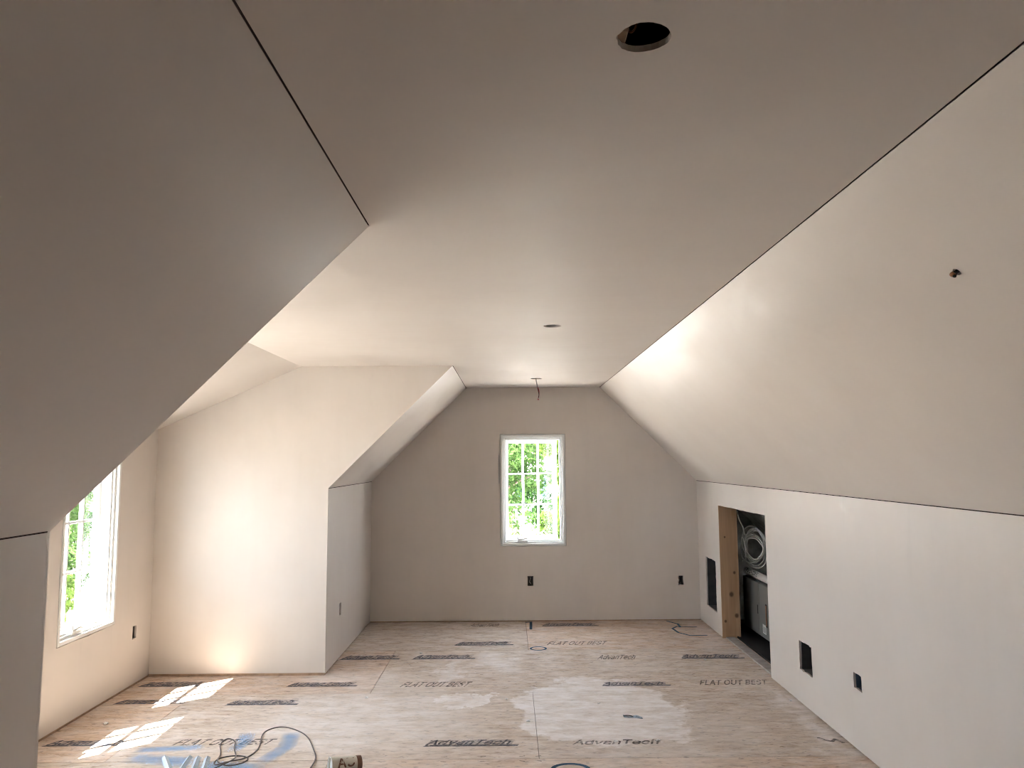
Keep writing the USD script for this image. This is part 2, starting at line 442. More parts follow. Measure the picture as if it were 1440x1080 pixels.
for x, y, w, h in [(-0.509, 4.577, 0.525, 0.101), (-1.969, 5.356, 0.47, 0.108), (-1.671, 5.77, 0.495, 0.109), (-0.504, 6.977, 0.50, 0.140),
                   (-0.83, 6.514, 0.50, 0.140), (0.322, 7.735, 0.54, 0.150), (-1.44, 6.521, 0.47, 0.135), (-2.785, 5.801, 0.46, 0.12),
                   (-2.76, 5.399, 0.46, 0.095), (-2.77, 4.629, 0.46, 0.095), (1.44, 6.466, 0.50, 0.140), (0.68, 5.724, 0.48, 0.105)]:
    lettering('AdvanTech', x, y, w, h, M_INK, bold=True, bar=0.24)
for x, y, w, h in [(-2.012, 4.633, 0.602, 0.088), (-0.826, 5.747, 0.54, 0.115), (0.327, 6.977, 0.571, 0.125), (1.40, 5.738, 0.54, 0.115)]:
    lettering('FLAT OUT BEST', x, y, w, h, M_INKFAINT, bold=True)
for x, y, w, h in [(0.726, 6.478, 0.357, 0.13), (-0.424, 7.761, 0.33, 0.12), (0.359, 4.591, 0.53, 0.07)]:
    lettering('AdvanTech', x, y, w, h, M_INKFAINT, bold=True)


def stroke(pts, width, name='paint_mark', m=None):
    """A flat marker stroke on the floor, half a millimetre thick."""
    line = LineString(pts).buffer(width / 2, cap_style='round')
    q = trimesh.creation.extrude_polygon(line.simplify(0.001), 0.0005)
    q.apply_translation([0, 0, 0.0004])
    obj(name, q, m or M_MARKER, panel_at(*pts[len(pts) // 2]))


def arc(cx, cy, rx, ry, a0, a1, n=20):
    return [(cx + rx * math.cos(a), cy + ry * math.sin(a)) for a in np.linspace(a0, a1, n)]


stroke(arc(0.245, 6.85, 0.068, 0.062, 0, 2 * math.pi), 0.018)
stroke([(0.165, 7.93), (0.21, 7.945), (0.205, 7.80), (0.20, 7.62)], 0.028)
stroke([(1.62, 7.93), (1.70, 7.80), (1.69, 7.66)], 0.022)
stroke([(1.86, 7.30), (1.70, 7.30), (1.62, 7.42), (1.60, 7.60), (1.66, 7.68), (1.85, 7.66)], 0.022)
stroke(arc(0.32, 4.235, 0.10, 0.075, 0, 2 * math.pi), 0.024)
stroke([(1.84, 4.66), (1.89, 4.60), (1.93, 4.64), (1.95, 4.585)], 0.022, m=M_INKFAINT)
for x in (-0.60, -0.38, -0.16, 0.06, 0.152):   # nailing marks along the joint
    for dy in (0.03, -0.03):
        stroke([(x - 0.014, 4.388 + dy), (x + 0.014, 4.388 + dy * 1.25)], 0.006, 'printed_mark', M_INKFAINT)


SPRAYED = []


def spray_stroke(pts, width):
    SPRAYED.append(1)
    p = np.array(pts, float)
    s = np.r_[0, np.cumsum(np.linalg.norm(np.diff(p, axis=0), axis=1))]
    q = np.linspace(0, s[-1], 24)
    c = np.stack([np.interp(q, s, p[:, 0]), np.interp(q, s, p[:, 1])], 1)
    t = np.gradient(c, axis=0)
    t /= np.linalg.norm(t, axis=1, keepdims=True)
    n = np.stack([-t[:, 1], t[:, 0]], 1)
    prof = np.linspace(-1, 1, 9)
    end = np.clip(np.minimum(q, s[-1] - q) / (width * 0.6), 0, 1)
    v = np.concatenate([c[:, None] + n[:, None] * prof[None, :, None] * width / 2, np.full((24, 9, 1), 0.0009 + 0.0003 * len(SPRAYED))], 2).reshape(-1, 3)
    cov = (end[:, None] * np.clip(1 - prof[None] ** 2, 0, 1) * 0.55).ravel()
    f = []
    for i in range(23):
        for j in range(8):
            a = i * 9 + j
            f += [(a, a + 9, a + 10), (a, a + 10, a + 1)]
    mid = c[12]
    o = obj('paint_mark', trimesh.Trimesh(v, f, process=False), M_SPRAY, panel_at(*mid), label='soft blue sprayed paint stroke')
    pv = UsdGeom.PrimvarsAPI(UsdGeom.Mesh(o)).CreatePrimvar('cover', Sdf.ValueTypeNames.FloatArray, 'vertex')
    pv.Set(list(map(float, cov)))


spray_stroke([(-1.36, 4.84), (-1.32, 4.60), (-1.40, 4.35)], 0.12)
spray_stroke([(-1.63, 4.83), (-1.60, 4.68), (-1.62, 4.52)], 0.11)
spray_stroke([(-2.20, 4.56), (-1.98, 4.575), (-1.80, 4.60)], 0.10)
spray_stroke([(-2.20, 4.44), (-2.08, 4.43), (-1.93, 4.40), (-1.75, 4.36)], 0.16)
spray_stroke([(-1.75, 4.33), (-1.55, 4.30), (-1.35, 4.28)], 0.16)

# ---- ceiling with three round cut-outs
HOLES = [(0.253, 1.306), (0.254, 4.283), (0.259, 7.09)]
rng = np.random.default_rng(4)


def cutout(cx, cy, r):
    a = np.linspace(0, 2 * np.pi, 40, endpoint=False)
    rr = r * (1 + 0.025 * np.sin(3 * a + 1) + rng.normal(0, 0.008, 40))
    rr[(a > 3.0) & (a < 3.4)] *= 1.08
    return Polygon(np.stack([cx + rr * np.cos(a), cy + rr * np.sin(a)], 1))


ceil_poly = unary_union([sbox(CL + GAP, B, CR - GAP, D), sbox(XB, DN, CL + 0.02, DC)])
for hx, hy in HOLES:
    ceil_poly = ceil_poly.difference(cutout(hx, hy, 0.049))
obj('ceiling', slab(ceil_poly, (0, 0, H), (1, 0, 0), (0, 1, 0), T), M_CEIL, None, label='flat pinkish plaster ceiling with three round light cut-outs', cat='ceiling', kind=S)

# ---- slopes.  u runs along y, v runs down the slope
r2 = math.sqrt(0.5)


def slope(xa, za, xb, zb, y0, y1, side, label, hole=None):
    L = math.hypot(xb - xa, zb - za)
    V = np.array([(xb - xa) / L, 0, (zb - za) / L])
    poly = sbox(y0, 0.002, y1, L - 0.0015)
    if hole:
        poly = poly.difference(Point(hole).buffer(0.012))
    m = slab(poly, (xa, 0, za), (0, 1, 0), V, T * side)
    return obj(f'ceiling_slope_{"right" if xa > 0 else "left"}', m, M_SLOPE, None, label=label, cat='sloped ceiling', kind=S)


stub_v = (2.44 - 2.174) / r2
slope(CR, H, XR, KR, B, D, -1, 'long right-hand sloped plaster ceiling above the knee wall with the doorway', (2.018, stub_v))
slope(CL, H, XL, KL, B, DN - T - 0.0003, 1, 'near left sloped plaster ceiling, the large dark one beside the camera')
slope(CL, H, XL, KL, DC + T + 0.0003, D, 1, 'short left sloped plaster ceiling between the dormer and the far window wall')

# ---- knee walls
Z0 = 0.012
OUT_R = rough_rect(4.362, 4.458, 0.352, 0.437, 0.0025, 1)
REG_1 = rough_rect(5.065, 5.277, 0.233, 0.428, 0.003, 2)
REG_2 = rough_rect(7.335, 7.70, 0.204, 0.686, 0.003, 3)
DOORWAY = rough_rect(5.87, 7.182, -0.2, 1.228, 0.0015, 5, 0.09)
wr = sbox(B, Z0, D, KR - 0.004)
for h in (OUT_R, REG_1, REG_2, DOORWAY):
    wr = wr.difference(h)
obj('wall_right', slab(wr, (XR, 0, 0), (0, 1, 0), (0, 0, 1), T), M_WALL, None, label='right plaster knee wall with a low doorway and rectangular cut-outs', cat='wall', kind=S)
OUT_L = rough_rect(6.535, 6.60, 0.36, 0.462, 0.002, 6)
wl = sbox(B, Z0, DN - T - 0.0003, KL - 0.004)
obj('wall_left', slab(wl, (XL, 0, 0), (0, 1, 0), (0, 0, 1), -T), M_WALL, None, label='dark near left plaster knee wall at the picture edge', cat='wall', kind=S)
wl2 = sbox(DC + T + 0.0003, Z0, D, KL - 0.004).difference(OUT_L)
obj('wall_left', slab(wl2, (XL, 0, 0), (0, 1, 0), (0, 0, 1), -T), M_WALL, None, label='short left plaster knee wall between the dormer and the far wall', cat='wall', kind=S)

# ---- gable wall with window hole
WW, WH = 0.684, 1.163                      # window outer size
WX, WZ = -0.097, 0.774                     # far window lower left
OUT_F1 = rough_rect(0.182, 0.241, 0.362, 0.463, 0.002, 7)
OUT_F2 = rough_rect(1.755, 1.811, 0.362, 0.453, 0.002, 8)
rng_w = np.random.default_rng(12)


def window_hole(u, v, seed):
    return rough_rect(u - 0.005, u + WW + 0.005, v - 0.005, v + WH + 0.006, 0.0022, seed, 0.08)


gable = Polygon([(XL, Z0), (XR, Z0), (XR, KR), (CR, H), (CL, H), (XL, KL)])
gw = gable.difference(OUT_F1).difference(OUT_F2).difference(window_hole(WX, WZ, 9)).difference(sbox(-0.118, 1.42, -0.108, 1.72))
obj('wall_far', slab(gw, (0, D, 0), (1, 0, 0), (0, 0, 1), -T), M_WALL, None, label='far plaster gable wall around the small bright window', cat='wall', kind=S)
obj('wall_rear', slab(gable, (0, B, 0), (1, 0, 0), (0, 0, 1), T), M_WALL, None, label='plaster gable wall behind the camera', cat='wall', kind=S)

# ---- dormer
DWZ = 0.520
DWY = [4.826 - 0.875 * k for k in range(3)]      # lower-left corners (along y) of the dormer windows
OUT_D = rough_rect(5.785, 5.842, 0.348, 0.443, 0.002, 10)
dw = sbox(DN, 0.016, DC, ZD).difference(OUT_D)
for i, y in enumerate(DWY):
    dw = dw.difference(window_hole(y, DWZ, 20 + i))
obj('wall_dormer', slab(dw, (XD, 0, 0), (0, 1, 0), (0, 0, 1), -T), M_WALL, None, label='dormer front wall of pale plaster holding the left windows', cat='wall', kind=S)
cheek = Polygon([(XD, 0.020), (XL, 0.020), (XL, KL), (CL, H), (XB, H), (XD, ZD)])
obj('wall_cheek', slab(cheek, (0, DC, 0), (1, 0, 0), (0, 0, 1), -T), M_WALL, None, label='broad bright dormer cheek wall facing the camera', cat='wall', kind=S)
obj('wall_cheek', slab(cheek, (0, DN, 0), (1, 0, 0), (0, 0, 1), T), M_WALL, None, label='near dormer cheek wall hidden behind the left knee wall', cat='wall', kind=S)
Ld = math.hypot(XB - XD, H - ZD)
Vd = np.array([(XD - XB) / Ld, 0, (ZD - H) / Ld])
obj('ceiling_dormer', slab(sbox(DN, 0, DC, Ld), (XB, 0, H), (0, 1, 0), Vd, T), M_SLOPE, None, label='low sloped dormer ceiling above the left windows', cat='sloped ceiling', kind=S)

# ---- bottom plates showing under the plaster
n_trim = 0


def trim(mesh, label, m=M_PLATE):
    global n_trim
    n_trim += 1
    return obj(f'trim_{n_trim}', mesh, m, None, label=label, cat='trim', kind=S)


trim(bx(XD + 0.001, XL - 0.004, DC + 0.004, DC + 0.10, 0, 0.0195), 'brown wood bottom plate showing under the cheek wall')
trim(bx(XD - 0.10, XD - 0.004, DN, DC, 0, 0.0155), 'brown wood bottom plate under the dormer window wall')
trim(bx(XL, XR, D + T + 0.001, D + 0.10, 0, 0.04), 'wood bottom plate under the far wall')
trim(bx(XR + T + 0.001, XR + 0.10, B, 5.83, 0, 0.04), 'wood bottom plate under the near right knee wall')
trim(bx(XR + T + 0.001, XR + 0.10, 7.225, D, 0, 0.04), 'wood bottom plate under the right knee wall beyond the doorway')
trim(bx(XL - 0.10, XL - T - 0.001, B, DN - 0.12, 0, 0.04), 'wood bottom plate under the near left knee wall')
trim(bx(XL - 0.10, XL - T - 0.001, DC + 0.12, D, 0, 0.04), 'wood bottom plate under the far left knee wall')

# ---- dark strips painted as the shade in open joints between angled boards
M_JOINT_SHADE = plain('painted_joint_shade', (0.035, 0.02, 0.016), 0.9)
def joint(x0, x1, z0, z1, ya, yb, label):
    trim(bx(x0, x1, ya, yb, z0, z1), label, M_JOINT_SHADE)
joint(CR - GAP, CR + 0.0008, H - 0.0004, H + 0.008, B, D, 'thin dark strip painted as shade in the open joint between the flat ceiling and the right slope')
joint(CL - 0.0008, CL + GAP, H - 0.0004, H + 0.008, B, DN - T, 'thin dark strip painted as shade in the open joint between the flat ceiling and the near left slope')
joint(CL - 0.0008, CL + GAP, H - 0.0004, H + 0.008, DC + T, D, 'thin dark strip painted as shade in the open joint between the flat ceiling and the far left slope')
joint(XR - 0.0004, XR + 0.008, KR - 0.004, KR + 0.0008, B, D, 'thin dark strip painted as shade in the open joint along the top of the right knee wall')
joint(XL - 0.008, XL + 0.0004, KL - 0.004, KL + 0.0008, B, DN - T, 'thin dark strip painted as shade in the open joint along the top of the near left knee wall')
joint(XL - 0.008, XL + 0.0004, KL - 0.004, KL + 0.0008, DC + T, D, 'thin dark strip painted as shade in the open joint along the top of the far left knee wall')

# ---- doorway lining
trim(rbx(XR + 0.002, XR + 0.175, 7.176, 7.214, 0.001, 1.262), 'knotty raw fir board lining the far side of the low doorway', M_STUD)
trim(rbx(XR + 0.014, XR + 0.10, 5.832, 5.868, 0.041, 1.262), 'raw fir stud on the near side of the low doorway', M_STUD)
trim(rbx(XR + 0.014, XR + 0.10, 5.868, 7.176, 1.232, 1.268), 'raw fir header across the top of the low doorway', M_STUD)
trim(rbx(XR + 0.03, XR + 0.115, 5.875, 7.172, 0.0005, 0.014), 'dusty grey threshold strip across the low doorway', M_RAW)

# ---- exterior shell (keeps the light out, and is what the outside looks like)
obj('gable_siding_far', slab(Polygon([(-3.5, -0.25), (3.97, -0.25), (0.255, 3.50)]).union(sbox(-3.4, -0.35, 3.9, -0.2)).difference(sbox(WX + 0.02, WZ + 0.02, WX + WW - 0.02, WZ + WH - 0.02)),
                               (0, D + 0.10, 0), (1, 0, 0), (0, 0, 1), -0.03), M_EXT, None, label='grey outer siding of the far gable', cat='siding', kind=S)
obj('gable_siding_rear', slab(Polygon([(-3.5, -0.25), (3.97, -0.25), (0.255, 3.50)]), (0, B - 0.10, 0), (1, 0, 0), (0, 0, 1), 0.03), M_EXT, None, label='grey outer siding of the rear gable', cat='siding', kind=S)


def roof(profile, y0, y1, label):
    obj('roof', slab(Polygon(profile), (0, y0, 0), (1, 0, 0), (0, 0, 1), -(y1 - y0)), M_SHINGLE, None, label=label, cat='roof', kind=S)


Y0, Y1 = B - 0.15, D + 0.16
roof([(0.255, 3.435), (4.02, -0.33), (4.10, -0.25), (0.255, 3.595)], Y0, Y1, 'dark shingled roof over the right slope')
roof([(0.255, 3.435), (-3.50, -0.32), (-3.58, -0.24), (0.255, 3.595)], Y0, DN - 0.11, 'dark shingled roof over the near left slope')
roof([(0.255, 3.435), (-3.50, -0.32), (-3.58, -0.24), (0.255, 3.595)], DC + 0.11, Y1, 'dark shingled roof over the far left slope')
roof([(-2.95, 0.23), (-3.50, -0.32), (-3.58, -0.24), (-2.95, 0.39)], DN - 0.11, DC + 0.11, 'strip of shingled roof below the dormer windows')
EAVE = -3.31
zt = lambda x: H + 0.4422 * (x - XB)
roof([(0.255, 3.42), (EAVE, zt(EAVE) + 0.06), (EAVE, zt(EAVE) + 0.19), (0.255, 3.62)], DN - 0.25, DC + 0.25, 'low dormer roof with overhanging eave')
ck = Polygon([(-2.95, 0.20), (-2.95, zt(-2.95) + 0.12), (0.30, zt(0.30) + 0.2), (0.2, 3.5)])
obj('dormer_siding', slab(ck, (0, DN - 0.08, 0), (1, 0, 0), (0, 0, 1), 0.03), M_EXT, None, label='grey siding on the near dormer side', cat='siding', kind=S)
obj('dormer_siding', slab(ck, (0, DC + 0.08, 0), (1, 0, 0), (0, 0, 1), -0.03), M_EXT, None, label='grey siding on the far dormer side', cat='siding', kind=S)
df = sbox(DN - 0.1, 0.20, DC + 0.1, zt(-2.95) + 0.12)
for y in DWY:
    df = df.difference(sbox(y + 0.02, DWZ + 0.02, y + WW - 0.02, DWZ + WH - 0.02))
obj('dormer_siding', slab(df, (XD - 0.10, 0, 0), (0, 1, 0), (0, 0, 1), -0.03), M_EXT, None, label='grey siding of the dormer front around the windows', cat='siding', kind=S)
obj('eave_soffit', bx(-3.55, -3.3, Y0, Y1, -0.36, -0.30), M_EXT, None, label='soffit board under the left eave', cat='soffit', kind=S)
obj('eave_soffit', bx(3.3, 4.05, Y0, Y1, -0.37, -0.30), M_EXT, None, label='soffit board under the right eave', cat='soffit', kind=S)

# ================================================================ WINDOWS
def ring(x0, x1, z0, z1, w, y0, y1, r=0.002):
    return cat_(rbx(x0, x0 + w, y0, y1, z0, z1, r), rbx(x1 - w, x1, y0, y1, z0, z1, r),
                rbx(x0 + w, x1 - w, y0, y1, z0, z0 + w, r), rbx(x0 + w, x1 - w, y0, y1, z1 - w, z1, r))


def window(name, label, matrix, swing):
    """Local axes: x to the right seen from inside, y outward, z up; origin at the lower left corner of the frame."""
    t = thing(name, label, 'window', kind=S, matrix=matrix)
    obj('frame', ring(0, WW, 0, WH, 0.024, -0.005, 0.108), M_WHITE, t)
    obj('casing_stop', cat_(ring(0.024, WW - 0.024, 0.024, WH - 0.024, 0.020, 0.018, 0.105), ring(0.044, WW - 0.044, 0.044, WH - 0.044, 0.013, 0.034, 0.105)), M_WHITE, t)
    a, b, c, d = 0.043, WW - 0.043, 0.043, WH - 0.043
    y0, y1 = 0.108, 0.146

    def place(m):
        if swing:
            m = m.copy()
            m.apply_transform(trimesh.transformations.rotation_matrix(math.radians(swing), [0, 0, 1], [a, y0, 0]))
        return m
    sw = 0.042
    sash = obj('sash', place(ring(a, b, c, d, sw, y0, y1, 0.003)), M_WHITE, t)
    gx0, gx1, gz0, gz1 = a + sw, b - sw, c + sw, d - sw
    obj('pane', place(bx(gx0 - 0.004, gx1 + 0.004, 0.125, 0.129, gz0 - 0.004, gz1 + 0.004)), M_PANE, sash)
    for k in (1, 2):
        x = gx0 + (gx1 - gx0) * k / 3
        obj('muntin', place(rbx(x - 0.0085, x + 0.0085, 0.111, 0.143, gz0, gz1, 0.002)), M_MUNTIN, sash)
    for k in (1, 2):
        z = gz0 + (gz1 - gz0) * k / 3
        obj('muntin', place(rbx(gx0, gx1, 0.1115, 0.1425, z - 0.0085, z + 0.0085, 0.002)), M_MUNTIN, sash)
    # folding crank on the sill
    zc = 0.062
    body = rbx(0.175, 0.285, 0.006, 0.036, zc - 0.026, zc - 0.004, 0.005)
    arm = trimesh.convex.convex_hull(np.array([(0.178 + dx, 0.004 + dy, zc - 0.006 + dz) for dx in (0, 0.016) for dy in (0, 0.012) for dz in (0, 0.014)] +
                                              [(0.265 + dx, 0.004 + dy, zc + 0.004 + dz) for dx in (0, 0.016) for dy in (0, 0.012) for dz in (0, 0.012)]))
    knob = trimesh.creation.cylinder(0.008, 0.03)
    knob.apply_translation([0.178, 0.008, zc + 0.022])
    ck_ = obj('crank_handle', body, M_WHITE, t)
    obj('crank_arm', arm, M_WHITE, ck_)
    obj('crank_knob', knob, M_WHITE, ck_, smooth=40)
    if swing:   # operator arm that holds the sash open
        p0, p1 = np.array([0.25, 0.09, 0.05]), np.array([a + 0.33 * math.cos(math.radians(swing)), y0 + 0.33 * math.sin(math.radians(swing)), 0.052])
        obj('operator_arm', sweep([p0, (p0 + p1) / 2 + [0.03, 0, 0], p1], 0.005, 6), M_SHEET, t)
    return t


window('window_1', 'small white casement window in the far gable wall, its sash cranked open', Gf.Matrix4d(1, 0, 0, 0, 0, 1, 0, 0, 0, 0, 1, 0, WX, D, WZ, 1), 17)


def dm(y):
    return Gf.Matrix4d(0, 1, 0, 0, -1, 0, 0, 0, 0, 0, 1, 0, XD, y, DWZ, 1)


w2 = window('window_2', 'white casement window at the left edge, in the dormer wall nearest its cheek', dm(DWY[0]), 0)
for i, lab in ((1, 'middle casement window of the dormer, hidden behind the left knee wall'), (2, 'nearest casement window of the dormer, hidden behind the left knee wall')):
    r = UsdGeom.Xform.Define(stage, f'/World/window_{i + 2}')
    r.AddTransformOp().Set(dm(DWY[i]))
    r.GetPrim().GetReferences().AddInternalReference(w2.GetPath())
    r.GetPrim().SetInstanceable(True)
    tag(r.GetPrim(), lab, 'window', None, S)

# ================================================================ ELECTRICAL BOXES, REGISTERS
def outlet_box(label, origin, U, W, w, h, m, seed):
    """Open device box set behind the board. U along the wall, W into the wall, z up; origin at the hole's centre on the face."""
    U, W = np.array(U, float), np.array(W, float)
    M = np.eye(4)
    M[:3, 0], M[:3, 1], M[:3, 2], M[:3, 3] = U, W, (0, 0, 1), origin
    t = thing('outlet_box', label, 'outlet box', origin)
    M0 = M.copy()
    M0[:3, 3] = 0

    def put(mesh):
        mesh = mesh.copy()
        mesh.apply_transform(M0)
        if np.linalg.det(M0[:3, :3]) < 0:
            mesh.invert()
        return mesh
    k, y0, y1 = 0.003, T + 0.0015, 0.068
    hw, hh = w / 2, h / 2
    shell = cat_(bx(-hw, hw, y1, y1 + k, -hh, hh), bx(-hw - k, -hw, y0, y1 + k, -hh, hh), bx(hw, hw + k, y0, y1 + k, -hh, hh),
                 bx(-hw - k, hw + k, y0, y1 + k, hh, hh + k), bx(-hw - k, hw + k, y0, y1 + k, -hh - k, -hh))
    obj('shell', put(shell), m, t)
    for s in (-1, 1):
        ear = trimesh.creation.cylinder(0.005, 0.02, sections=12)
        ear.apply_transform(trimesh.transformations.rotation_matrix(np.pi / 2, [1, 0, 0]))
        ear.apply_translation([0, y0 + 0.012, s * (hh - 0.0075)])
        obj('screw_boss', put(ear), m, t)
    g = np.random.default_rng(seed)
    x0 = g.uniform(-0.3, 0.1) * w
    obj('cable', put(sweep([(x0, y1 - 0.001, hh * 0.6), (x0 + 0.004, 0.045, hh * 0.25), (x0 - 0.004, 0.03, -hh * 0.15), (x0 + 0.008, 0.04, -hh * 0.6)], 0.0035, 6)), M_COIL, t, smooth=60)
    obj('cable', put(sweep([(x0 + 0.012, y1 - 0.001, hh * 0.6), (x0 + 0.02, 0.05, 0.1 * hh), (x0 + 0.012, 0.042, -hh * 0.55)], 0.003, 6)), M_WIREBLACK, t, smooth=60)
    return t


outlet_box('dark outlet box opening in the far wall below the window', (0.2115, D, 0.4125), (1, 0, 0), (0, 1, 0), 0.060, 0.102, M_BOXGREY, 1)
outlet_box('dark outlet box opening at the right end of the far wall', (1.783, D, 0.4075), (1, 0, 0), (0, 1, 0), 0.057, 0.092, M_BOXGREY, 2)
outlet_box('outlet box opening in the dormer wall right of the left window', (XD, 5.8135, 0.3955), (0, 1, 0), (-1, 0, 0), 0.058, 0.096, M_BOXGREY, 3)
outlet_box('narrow outlet box opening in the short left knee wall', (XL, 6.5675, 0.411), (0, 1, 0), (-1, 0, 0), 0.066, 0.103, M_BOXGREY, 4)
outlet_box('blue outlet box opening low in the right knee wall, nearest the camera', (XR, 4.41, 0.3945), (0, 1, 0), (1, 0, 0), 0.097, 0.086, M_BOXBLUE, 5)


def duct_boot(label, y0, y1, z0, z1, depth):
    t = thing('duct_boot', label, 'duct', (XR, (y0 + y1) / 2, (z0 + z1) / 2))
    hy, hz, k = (y1 - y0) / 2, (z1 - z0) / 2, 0.002
    a = T + 0.002
    obj('sleeve', cat_(bx(a, depth, -hy - k, -hy, -hz, hz), bx(a, depth, hy, hy + k, -hz, hz), bx(a, depth, -hy - k, hy + k, hz, hz + k), bx(a, depth, -hy - k, hy + k, -hz - k, -hz)), M_SHEET, t)
    obj('back_plate', bx(depth, depth + k, -hy - k, hy + k, -hz - k, hz + k), M_SHEET, t)
    for s in (-0.45, 0.5):
        obj('rib', bx(depth - 0.012, depth, s * hy - 0.006, s * hy + 0.006, -hz, hz), M_SHEET, t)


duct_boot('dark square duct opening low in the right knee wall', 5.065, 5.277, 0.233, 0.428, 0.11)
duct_boot('tall dark duct opening in the right knee wall beyond the doorway', 7.335, 7.70, 0.204, 0.686, 0.20)

# ceiling cut-outs: what sticks out of them
t = thing('ceiling_cable', 'grey cable with red wires dangling from the farthest ceiling cut-out', 'cable', (0.259, 7.09, H))
obj('sheath', sweep([(-0.01, 0.01, 0.10), (-0.004, 0.0, 0.02), (0.002, -0.005, -0.03), (0.012, -0.01, -0.085)], 0.0045, 8), M_WIREGREY, t, smooth=60)
obj('wire', sweep([(0.012, -0.01, -0.083), (0.024, -0.012, -0.115), (0.026, -0.01, -0.145), (0.019, -0.01, -0.185)], 0.0042, 6), M_WIRERED, t, smooth=60)
obj('wire', sweep([(0.013, -0.008, -0.083), (0.018, -0.016, -0.12), (0.024, -0.014, -0.155), (0.018, -0.013, -0.188)], 0.003, 6), M_WIREBLACK, t, smooth=60)
nut = trimesh.creation.cone(0.009, 0.024, sections=12)
nut.apply_translation([0.018, -0.011, -0.205])
obj('wire_nut', nut, M_WIRERED, t, smooth=40)
t = thing('ceiling_bracket', 'brown wood scrap seen inside the large ceiling cut-out overhead', 'bracket', (0.214, 1.325, H))
obj('block', rbx(-0.02, 0.012, -0.02, 0.03, T + 0.001, 0.05), M_PLATE, t)
obj('wire', sweep([(0.006, 0.0, 0.035), (0.02, 0.004, 0.025), (0.03, 0.0, 0.04)], 0.002, 6), M_COPPER, t, smooth=60)
# stub on the right slope (its axes: n is the slope's normal into the room)
n = np.array([-r2, 0, -r2])
s0 = np.array([1.237, 2.018, 2.174])
t = thing('wire_stub', 'short orange-capped wire stub poking from the right slope', 'wire', tuple(s0))
obj('lead', sweep([-0.03 * n, 0.004 * n, 0.012 * n + [0, -0.004, -0.004]], 0.005, 8), M_WIREBLACK, t, smooth=60)
obj('lead', sweep([-0.03 * n + [0, -0.006, 0], 0.006 * n + [-0.004, -0.012, 0], 0.010 * n + [-0.010, -0.020, 0.004]], 0.0028, 6), M_WIREBLACK, t, smooth=60)
cap = trimesh.creation.icosphere(2, 0.0085)
cap.apply_scale([1, 1.2, 0.9])
cap.apply_translation(0.012 * n + [0.001, 0.003, 0.004])
obj('cap', cap, M_COPPER, t, smooth=True)

# ================================================================ ATTIC SPACE BEHIND THE DOORWAY
def foam(u0, u1, v0, v1, origin, U, V, amp, seed):
    nu, nv = int((u1 - u0) / 0.035), int((v1 - v0) / 0.035)
    u, v = np.meshgrid(np.linspace(u0, u1, nu), np.linspace(v0, v1, nv), indexing='ij')
    p = np.array(origin) + u[..., None] * np.array(U) + v[..., None] * np.array(V)
    W = np.cross(U, V)
    h = meshkit.fbm(p.reshape(-1, 3) * 5.0 + seed).reshape(nu, nv)
    h2 = meshkit.noise(p.reshape(-1, 3) * 16.0 + seed).reshape(nu, nv)
    p = p + W * ((h * amp + h2 * amp * 0.35)[..., None])
    i, j = np.meshgrid(np.arange(nu - 1), np.arange(nv - 1), indexing='ij')
    q = np.stack([i * nv + j, (i + 1) * nv + j, (i + 1) * nv + j + 1, i * nv + j + 1], -1).reshape(-1, 4)
    return (p.reshape(-1, 3), q)


obj('insulation', foam(4.0, 7.97, 0.0, 1.95, (XR + 0.05, 0, 1.57), (0, 1, 0), (r2, 0, -r2), 0.05, 3), M_FOAM, None, smooth=True,
    label='lumpy grey spray foam on the sloped roof behind the doorway', cat='insulation', kind='stuff')
obj('insulation', foam(XR + 0.02, 3.4, 0.0, 1.56, (0, 8.045, 0), (1, 0, 0), (0, 0, 1), 0.05, 11), M_FOAM, None, smooth=True,
    label='lumpy grey spray foam on the gable end behind the doorway', cat='insulation', kind='stuff')
obj('wall_attic', bx(XR + 0.10, 3.5, 3.9, 3.95, 0, 1.6), M_FOAM, None, label='dark sheathing closing the attic space behind the right knee wall', cat='wall', kind=S)

AX = 2.30
t = thing('air_handler', 'grey metal air handler cabinet inside the low doorway', 'air conditioner', (AX, 6.6, 0.05))
obj('body', rbx(0.006, 0.56, -0.95, 0.90, 0, 0.48, 0.006), M_SHEET, t)
obj('door_panel', rbx(-0.012, 0.006, 0.448, 0.90, 0.004, 0.476, 0.004), M_CABINET, t)
dp = obj('door_panel', rbx(-0.012, 0.006, -0.30, 0.440, 0.004, 0.476, 0.004), M_CABINET, t)
obj('door_panel', rbx(-0.012, 0.006, -0.95, -0.308, 0.004, 0.476, 0.004), M_CABINET, t)
obj('seam', bx(-0.006, 0.006, 0.4405, 0.4475, 0.004, 0.476), M_SEAM, t)
obj('handle_slot', rbx(-0.0145, -0.011, 0.232, 0.272, 0.115, 0.315, 0.001), M_SEAM, dp)
obj('latch', rbx(-0.018, -0.0135, 0.243, 0.261, 0.125, 0.305, 0.001), M_LATCH, dp, label='rust-coloured latch strip')
obj('sticker', bx(-0.0135, -0.0115, 0.27, 0.36, 0.045, 0.125), M_STICKER, dp, label='small white sticker')
for z in (0.06, 0.07, 0.08, 0.09, 0.10):
    obj('print_line', bx(-0.0142, -0.0134, 0.28, 0.35, z - 0.0015, z + 0.0015), M_PRINT, dp)
obj('recess', rbx(-0.0140, -0.011, 0.475, 0.495, 0.19, 0.27, 0.001), M_SEAM, t)
